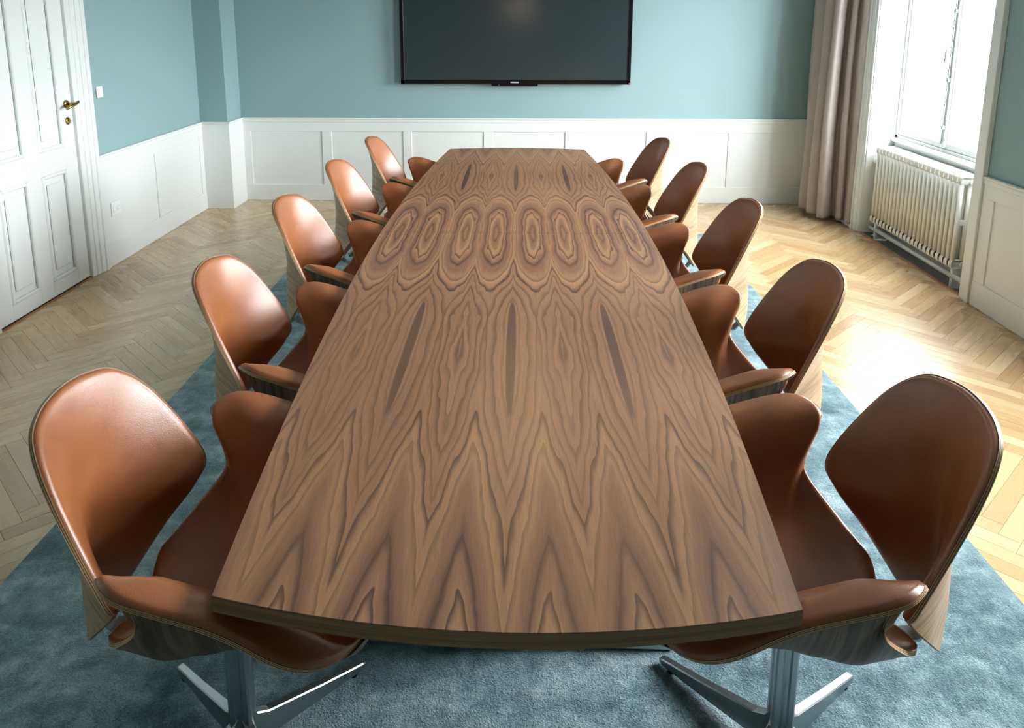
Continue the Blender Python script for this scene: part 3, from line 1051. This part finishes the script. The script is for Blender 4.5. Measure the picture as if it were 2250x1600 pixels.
def back_meshes():
    H = BACK
    full = np.vstack([H, H[1:-1][::-1] * [1, -1, 1]])
    C = cr_closed(full, 10)
    oy, oz = C[:, 1], C[:, 2]
    zk = [0.36, 0.407, 0.45, 0.50, 0.60, 0.70, 0.80, 0.88, 0.93]
    us = [0.372, 0.384, 0.388, 0.388, 0.380, 0.374, 0.376, 0.392, 0.408]
    # sagitta coefficient from the outline
    half = C[:81]
    zz = half[:, 2]
    order = np.argsort(zz)
    ak = [0.36, 0.407, 0.488, 0.572, 0.629, 0.72, 0.804, 0.889, 0.93]
    av = [4.6, 4.4, 3.7, 3.3, 2.45, 1.85, 1.36, 0.9, 0.7]
    def smooth_interp(z, k, v):
        P = np.polyfit(k, v, 5)
        return np.polyval(P, z)
    hz, hy = half[:, 2], half[:, 1]
    hs = np.argsort(hz)
    def U(y, z):
        # the shell wraps round a spine that is tight low down and relaxes towards the top
        yo = np.maximum(np.interp(z, hz[hs], hy[hs]), 0.02)
        e = np.interp(z, [0.36, 0.50, 0.62, 0.75, 0.93], [0.045, 0.050, 0.075, 0.16, 0.30])
        g = lambda q: np.sqrt(q * q + e * e) - e
        return smooth_interp(z, zk, us) - np.maximum(smooth_interp(z, ak, av), 0.4) * yo * yo * g(y) / g(yo)
    cy, cz = 0.0, 0.66
    radii = [0.0, 0.12, 0.25, 0.38, 0.5, 0.6, 0.7, 0.78, 0.85, 0.90, 0.935, 0.96, 0.975, 0.987, 0.995, 1.0]
    nt = len(oy)
    UC = C[:, 0] - U(oy, oz)                  # exact fit along the rim
    rings = []
    for r in radii[1:]:
        y = cy + r * (oy - cy)
        z = cz + r * (oz - cz)
        rings.append(np.column_stack([U(y, z) + UC * r ** 5, y, z]))
    ctr = np.array([[float(U(np.array(cy), np.array(cz))), cy, cz]])
    def nrm(y, z):
        e = 1e-3
        dy = (U(y + e, z) - U(y - e, z)) / (2 * e)
        dz = (U(y, z + e) - U(y, z - e)) / (2 * e)
        n = np.column_stack([-np.ones_like(y), dy, dz])
        return n / np.linalg.norm(n, axis=1, keepdims=True)
    allp = np.vstack([ctr] + rings)
    nn = nrm(allp[:, 1], allp[:, 2])
    nr = len(rings)
    def faces(nrg, flip):
        F = []
        for k in range(nt):
            k2 = (k + 1) % nt
            q = (0, 1 + k, 1 + k2)
            F.append(q[::-1] if flip else q)
        for i in range(nrg - 1):
            for k in range(nt):
                k2 = (k + 1) % nt
                q = (1 + i * nt + k, 1 + (i + 1) * nt + k, 1 + (i + 1) * nt + k2, 1 + i * nt + k2)
                F.append(q[::-1] if flip else q)
        return F
    # orientation: make inner face look towards -u
    f0 = faces(nr, False)[nt + 5]
    a, b, c = allp[f0[0]], allp[f0[1]], allp[f0[2]]
    flip = np.dot(np.cross(b - a, c - a), nn[f0[0]]) < 0
    outer = allp - nn * TPLY
    mb = MB()
    mb.add(allp, faces(nr, flip), 2, True)
    mb.add(outer, faces(nr, not flip), 0, True)
    strip_layers(mb, allp[-nt:], outer[-nt:], not flip)
    me = mb.mesh('back_shell', [M['backshell'], M['ply_light'], M['ply_dark']])
    at = me.attributes.new('pc', 'FLOAT_VECTOR', 'POINT')
    V = np.array(mb.v)
    at.data.foreach_set('vector', np.column_stack([V[:, 1], V[:, 2] + 0.25 * V[:, 1] ** 2, V[:, 0]]).ravel())
    # leather pad
    R = np.concatenate([[0.0], np.repeat(radii[1:], nt)])
    ins = 0.990
    y = cy + (allp[:, 1] - cy) * ins
    z = cz + (allp[:, 2] - cz) * ins
    n2 = nrm(y, z)
    edge = np.clip((1.0 - R) / 0.060, 0, 1)
    hgt = TPAD * np.sqrt(np.clip(1 - (1 - edge) ** 2, 0, 1))
    corr = np.concatenate([[0.0], (np.array(radii[1:])[:, None] ** 5 * UC[None, :]).ravel()])
    pad = np.column_stack([U(y, z) + corr, y, z]) + n2 * (0.0004 + hgt)[:, None]
    mb = MB()
    mb.add(pad, faces(nr, flip), 0, True)
    mp = mb.mesh('back_upholstery', M['leather'])
    return me, mp

def seat_grid():
    H = SEAT
    full = np.vstack([H, H[1:-1][::-1] * [1, -1, 1]])
    C = cr_closed(full, 20)
    def E(idx):                               # outline point at fractional control index
        f = np.clip(idx * 20, 0, len(C) - 1)
        i = int(f)
        t = f - i
        return C[i] * (1 - t) + C[(i + 1) % len(C)] * t
    ks = np.concatenate([[0, .005, .011, .019, .03], np.linspace(.042, .958, 66), [.97, .981, .989, .995, 1.0]])
    ss = np.concatenate([np.linspace(0, .90, 24), [.92, .94, .955, .97, .982, .992, 1.0]])
    # cross section of the bowl: seat, side wall, flared arm ledge (y, z)
    Q = cr_open([(0, .405), (.07, .409), (.136, .430), (.200, .478), (.245, .555), (.268, .635), (.289, .692), (.322, .718), (.375, .725)], 24)
    qs = np.concatenate([[0], np.cumsum(np.linalg.norm(np.diff(Q, axis=0), axis=1))])
    qs /= qs[-1]
    aend_y = lambda y: float(np.interp(y, Q[:, 0], qs))
    AE = [aend_y(.136), aend_y(.205), aend_y(.250), aend_y(.268), aend_y(.290), 1.0, 1.0, 1.0, .90, .62]
    CU = [SEAT[0][0], .205, .158, .118, .080, .030, -.060, -.150, -.225, SEAT[-1][0]]
    ck = [0, .2, .45, .7, .88, 1.0]
    cz = [.4092, .402, .408, .438, .474, .4839]
    pz = np.polyfit(ck, cz, 4)
    rows = []
    for k in ks:
        idx = 2 + 9 * k
        e = E(idx)
        cu = float(np.interp(idx, range(2, 12), CU))
        ae = float(np.interp(idx, range(2, 12), AE))
        czv = np.polyval(pz, k)
        a = ss * ae
        qy, qz = np.interp(a, qs, Q[:, 0]), np.interp(a, qs, Q[:, 1])
        ey, ez = np.interp(ae, qs, Q[:, 0]), np.interp(ae, qs, Q[:, 1])
        fy = qy / ey
        fz = (qz - .405) / (ez - .405)
        fu = ss ** 2.6
        rows.append(np.column_stack([cu + (e[0] - cu) * fu, e[1] * fy, czv + (e[2] - czv) * fz]))
    G = np.array(rows)                        # (nk, ns, 3)
    # pull the two cross edges onto the fitted outline
    for side, i0, sgn in ((0, 0, 1), (-1, 13, -1)):
        yb = G[side, :, 1]
        tgt = np.array([E(i0 + sgn * 2 * s) for s in ss])
        order = np.argsort(tgt[:, 1])
        for comp in (0, 2):
            want = np.interp(yb, tgt[order, 1], tgt[order, comp])
            delta = want - G[side, :, comp]
            for r in range(len(ks)):
                d = ks[r] if side == 0 else 1 - ks[r]
                G[r, :, comp] += delta * math.exp(-(d / 0.10) ** 2)
    for _ in range(3):                        # relax the interior so the ribs flow into each other
        G2 = G.copy()
        G2[1:-1, :-1] = 0.5 * G[1:-1, :-1] + 0.25 * (G[:-2, :-1] + G[2:, :-1])
        G = G2
    full = np.concatenate([G[:, :0:-1] * [1, -1, 1], G], axis=1)
    return full

def seat_meshes():
    G = seat_grid()
    nk, ns = G.shape[:2]
    du = np.gradient(G, axis=0)
    dv = np.gradient(G, axis=1)
    N = np.cross(dv, du)
    N /= np.linalg.norm(N, axis=2, keepdims=True) + 1e-12
    if N[nk // 2, ns // 2, 2] < 0:
        N = -N
    # smooth normals a little near the corners
    for _ in range(2):
        N2 = N.copy()
        N2[1:-1, 1:-1] = (N[1:-1, 1:-1] * 2 + N[:-2, 1:-1] + N[2:, 1:-1] + N[1:-1, :-2] + N[1:-1, 2:]) / 6
        N = N2 / (np.linalg.norm(N2, axis=2, keepdims=True) + 1e-12)
    def faces(flip):
        F = []
        for i in range(nk - 1):
            for j in range(ns - 1):
                q = (i * ns + j, i * ns + j + 1, (i + 1) * ns + j + 1, (i + 1) * ns + j)
                F.append(q[::-1] if flip else q)
        return F
    i, j = nk // 2, ns // 2
    a, b, c = G[i, j], G[i, j + 1], G[i + 1, j + 1]
    flip = np.dot(np.cross(b - a, c - a), N[i, j]) < 0
    loop = [(0, j) for j in range(ns)] + [(i, ns - 1) for i in range(1, nk)] + [(nk - 1, j) for j in range(ns - 2, -1, -1)] + [(i, 0) for i in range(nk - 2, 0, -1)]
    O = G - N * TPLY
    mb = MB()
    mb.add(G.reshape(-1, 3), faces(flip), 2, True)
    mb.add(O.reshape(-1, 3), faces(not flip), 0, True)
    A = np.array([G[p] for p in loop])
    B = np.array([O[p] for p in loop])
    strip_layers(mb, A, B, not flip)
    me = mb.mesh('seat_shell', [M['shell'], M['ply_light'], M['ply_dark']])
    # grain runs across the shell and up the sides
    ds = np.linalg.norm(np.diff(G, axis=1), axis=2)
    cs = np.concatenate([np.zeros((nk, 1)), np.cumsum(ds, 1)], 1)
    cs -= cs[:, ns // 2:ns // 2 + 1]
    pcg = np.stack([cs, G[..., 0] + 0.0, np.zeros_like(cs)], -1).reshape(-1, 3)
    at = me.attributes.new('pc', 'FLOAT_VECTOR', 'POINT')
    extra = len(mb.v) - 2 * len(pcg)
    at.data.foreach_set('vector', np.vstack([pcg, pcg, np.zeros((extra, 3))]).ravel())
    # leather pad
    dk = np.linalg.norm(np.diff(G, axis=0), axis=2)
    ck = np.concatenate([np.zeros((1, ns)), np.cumsum(dk, 0)], 0)
    d1 = cs - cs[:, :1]
    d2 = cs[:, -1:] - cs
    d3 = ck
    d4 = ck[-1:] - ck
    d = np.minimum(np.minimum(d1, d2), np.minimum(d3, d4))
    RR = 0.017
    e = np.clip(d / RR, 0, 1)
    h = TPAD * np.sqrt(np.clip(1 - (1 - e) ** 2, 0, 1))
    # inset of the border by 3 mm towards the inside
    Pd = G.copy()
    inn = np.zeros_like(G)
    inn[:, 0] = G[:, 3] - G[:, 0]
    inn[:, -1] = G[:, -4] - G[:, -1]
    inn[0] += G[3] - G[0]
    inn[-1] += G[-4] - G[-1]
    L = np.linalg.norm(inn, axis=2, keepdims=True)
    Pd += np.where(L > 0, inn / (L + 1e-9), 0) * 0.0012
    Pd = Pd + N * (0.0004 + h)[..., None]
    mb = MB()
    mb.add(Pd.reshape(-1, 3), faces(flip), 0, True)
    mp = mb.mesh('seat_upholstery', M['leather'])
    return me, mp, G

BS, BU = back_meshes()
SS, SU, SG = seat_meshes()
HU = 0.085                                    # post position behind the chair origin

def post_mesh():
    mb = MB()
    z0, z1 = RUGZ + 0.030, 0.392
    # square post with a rounded flute on every face
    prof = []
    h = 0.024
    for k in range(4):
        a = math.pi / 2 * k
        ca, sa = math.cos(a), math.sin(a)
        for (x, y) in ((h, -h + 0.004), (h, -0.010), (h - 0.003, -0.006), (h - 0.004, 0.0), (h - 0.003, 0.006), (h, 0.010), (h, h - 0.004), (h - 0.004, h)):
            prof.append((HU + x * ca - y * sa, x * sa + y * ca))
    mb.prism(prof, z0, z1)
    return mb.mesh('post', M['alu'])
def leg_mesh():
    mb = MB()
    V = []
    r = RUGZ
    for (x, w, zb, zt) in ((0.010, 0.012, r + 0.022, r + 0.135), (0.030, 0.0115, r + 0.022, r + 0.100), (0.060, 0.0115, r + 0.021, r + 0.084), (0.20, 0.0105, r + 0.012, r + 0.050), (0.325, 0.0095, r + 0.007, r + 0.024), (0.333, 0.008, r + 0.010, r + 0.020)):
        V += [(x, -w, zb), (x, w, zb), (x, w, zt - 0.003), (x, w * 0.75, zt), (x, -w * 0.75, zt), (x, -w, zt - 0.003)]
    F = []
    for i in range(5):
        for k in range(6):
            k2 = (k + 1) % 6
            F.append((i * 6 + k, (i + 1) * 6 + k, (i + 1) * 6 + k2, i * 6 + k2))
    F.append(tuple(range(6))[::-1][::-1])
    F.append(tuple(30 + k for k in range(6)))
    mb.add(V, F)
    me = mb.mesh('leg', M['alu'])
    return me
def fix_normals(me):
    import bmesh
    bm = bmesh.new()
    bm.from_mesh(me)
    bmesh.ops.recalc_face_normals(bm, faces=bm.faces)
    bm.to_mesh(me)
    bm.free()
POSTM, LEGM = post_mesh(), leg_mesh()
fix_normals(POSTM)
fix_normals(LEGM)
GLIDEM = MB().lathe([(0.0, 0.0), (0.010, 0.0), (0.010, 0.008), (0.0, 0.008)], (0.30, 0, RUGZ + 0.0004), 'z', 12).mesh('foot_glide', M['dark'])
PLATEM = MB().box(HU - 0.08, HU + 0.08, -0.08, 0.08, 0.3775, 0.3905, 0, 0.004).mesh('seat_plate', M['dark'])
def bracket_mesh():
    mb = MB()
    path = [(HU + 0.05, 0.384), (0.18, 0.378), (0.25, 0.370), (0.31, 0.366), (0.345, 0.372), (0.362, 0.392), (0.366, 0.42)]
    n = len(path)
    V = []
    for (u, z), nx in zip(path, [(0, -1)] * 3 + [(0.1, -1), (0.6, -.8), (1, -.2), (1, 0)]):
        for y in (-0.020, 0.020):
            V.append((u, y, z))
            V.append((u + nx[0] * 0.006, y, z + nx[1] * 0.006))
    F = []
    for i in range(n - 1):
        a = i * 4
        for q in ((0, 2, 6, 4), (1, 5, 7, 3), (0, 4, 5, 1), (2, 3, 7, 6)):
            F.append(tuple(a + k for k in q))
    F += [(0, 1, 3, 2), tuple((n - 1) * 4 + k for k in (0, 2, 3, 1))]
    mb.add(V, F)
    me = mb.mesh('back_bracket', M['alu'])
    fix_normals(me)
    return me
BRKM = bracket_mesh()

def make_chair(x, y, rot, label):
    # local +u points away from the table
    root = tag(empty('armchair', (x, y, 0.0), rot), label, 'chair', 'leather armchairs around the conference table')
    link('seat_shell', SS, root)
    link('seat_upholstery', SU, root)
    link('back_shell', BS, root)
    link('back_upholstery', BU, root)
    link('post', POSTM, root)
    link('seat_plate', PLATEM, root)
    link('back_bracket', BRKM, root)
    for k in range(4):
        a = math.pi / 4 + k * math.pi / 2
        lg = link('leg', LEGM, root, loc=(HU, 0, 0), rotz=a)
        link('foot_glide', GLIDEM, lg)
    return root

X0 = 0.60
LEFT = [(-0.091, -1.849, -0.058), (-0.053, -1.029, -0.030), (-0.019, -0.179, 0.049), (-0.031, 0.651, 0.062), (-0.070, 1.485, 0.037)]
RIGHT = [(-0.071, -1.813, -0.080), (-0.026, -1.009, -0.036), (-0.012, -0.176, 0.007), (-0.036, 0.645, 0.041), (-0.068, 1.462, 0.098)]
ordw = ['nearest', 'second', 'third', 'fourth', 'farthest']
def lab(i, side):
    wall = 'door side' if side == 'left' else 'window side'
    return {0: 'tan leather armchair at the near end of the table on the %s' % wall,
            1: 'tan leather armchair, second from the near end on the %s of the table' % wall,
            2: 'tan leather armchair, middle of the five on the %s of the table' % wall,
            3: 'tan leather armchair, second from the far end on the %s of the table' % wall,
            4: 'tan leather armchair at the far end of the table on the %s' % wall}[i]
for i, (dx, yy, th) in enumerate(RIGHT):
    make_chair(X0 + dx, yy, th, lab(i, 'right'))
for i, (dx, yy, th) in enumerate(LEFT):
    make_chair(-(X0 + dx), yy, math.pi - th, lab(i, 'left'))

# ------------------------------------------------------------------ pendant lamp above the table (seen only as a glow in the screen)
lamp = tag(empty('pendant_lamp', (0.0, 0.25, ZC)), 'round brass pendant lamp hanging above the middle of the table', 'lamp')
put('ceiling_rose', MB().lathe([(0.0, 0.0), (0.05, 0.0), (0.045, -0.025), (0.0, -0.03)], (0, 0, 0), 'z', 20), M['brass'], lamp)
put('cord', MB().tube([(0, 0, -0.02), (0, 0, -1.26)], 0.003, 8), M['dark'], lamp)
put('lamp_shade', MB().lathe([(0.02, -1.240), (0.05, -1.250), (0.16, -1.320), (0.22, -1.420), (0.215, -1.422), (0.155, -1.330), (0.045, -1.260), (0.015, -1.250)], (0, 0, 0), 'z', 32), M['brass'], lamp)
put('bulb', MB().lathe([(0.0, -1.455), (0.03, -1.445), (0.045, -1.410), (0.03, -1.360), (0.015, -1.320), (0.0, -1.310)], (0, 0, 0), 'z', 20), M['glow'], lamp)
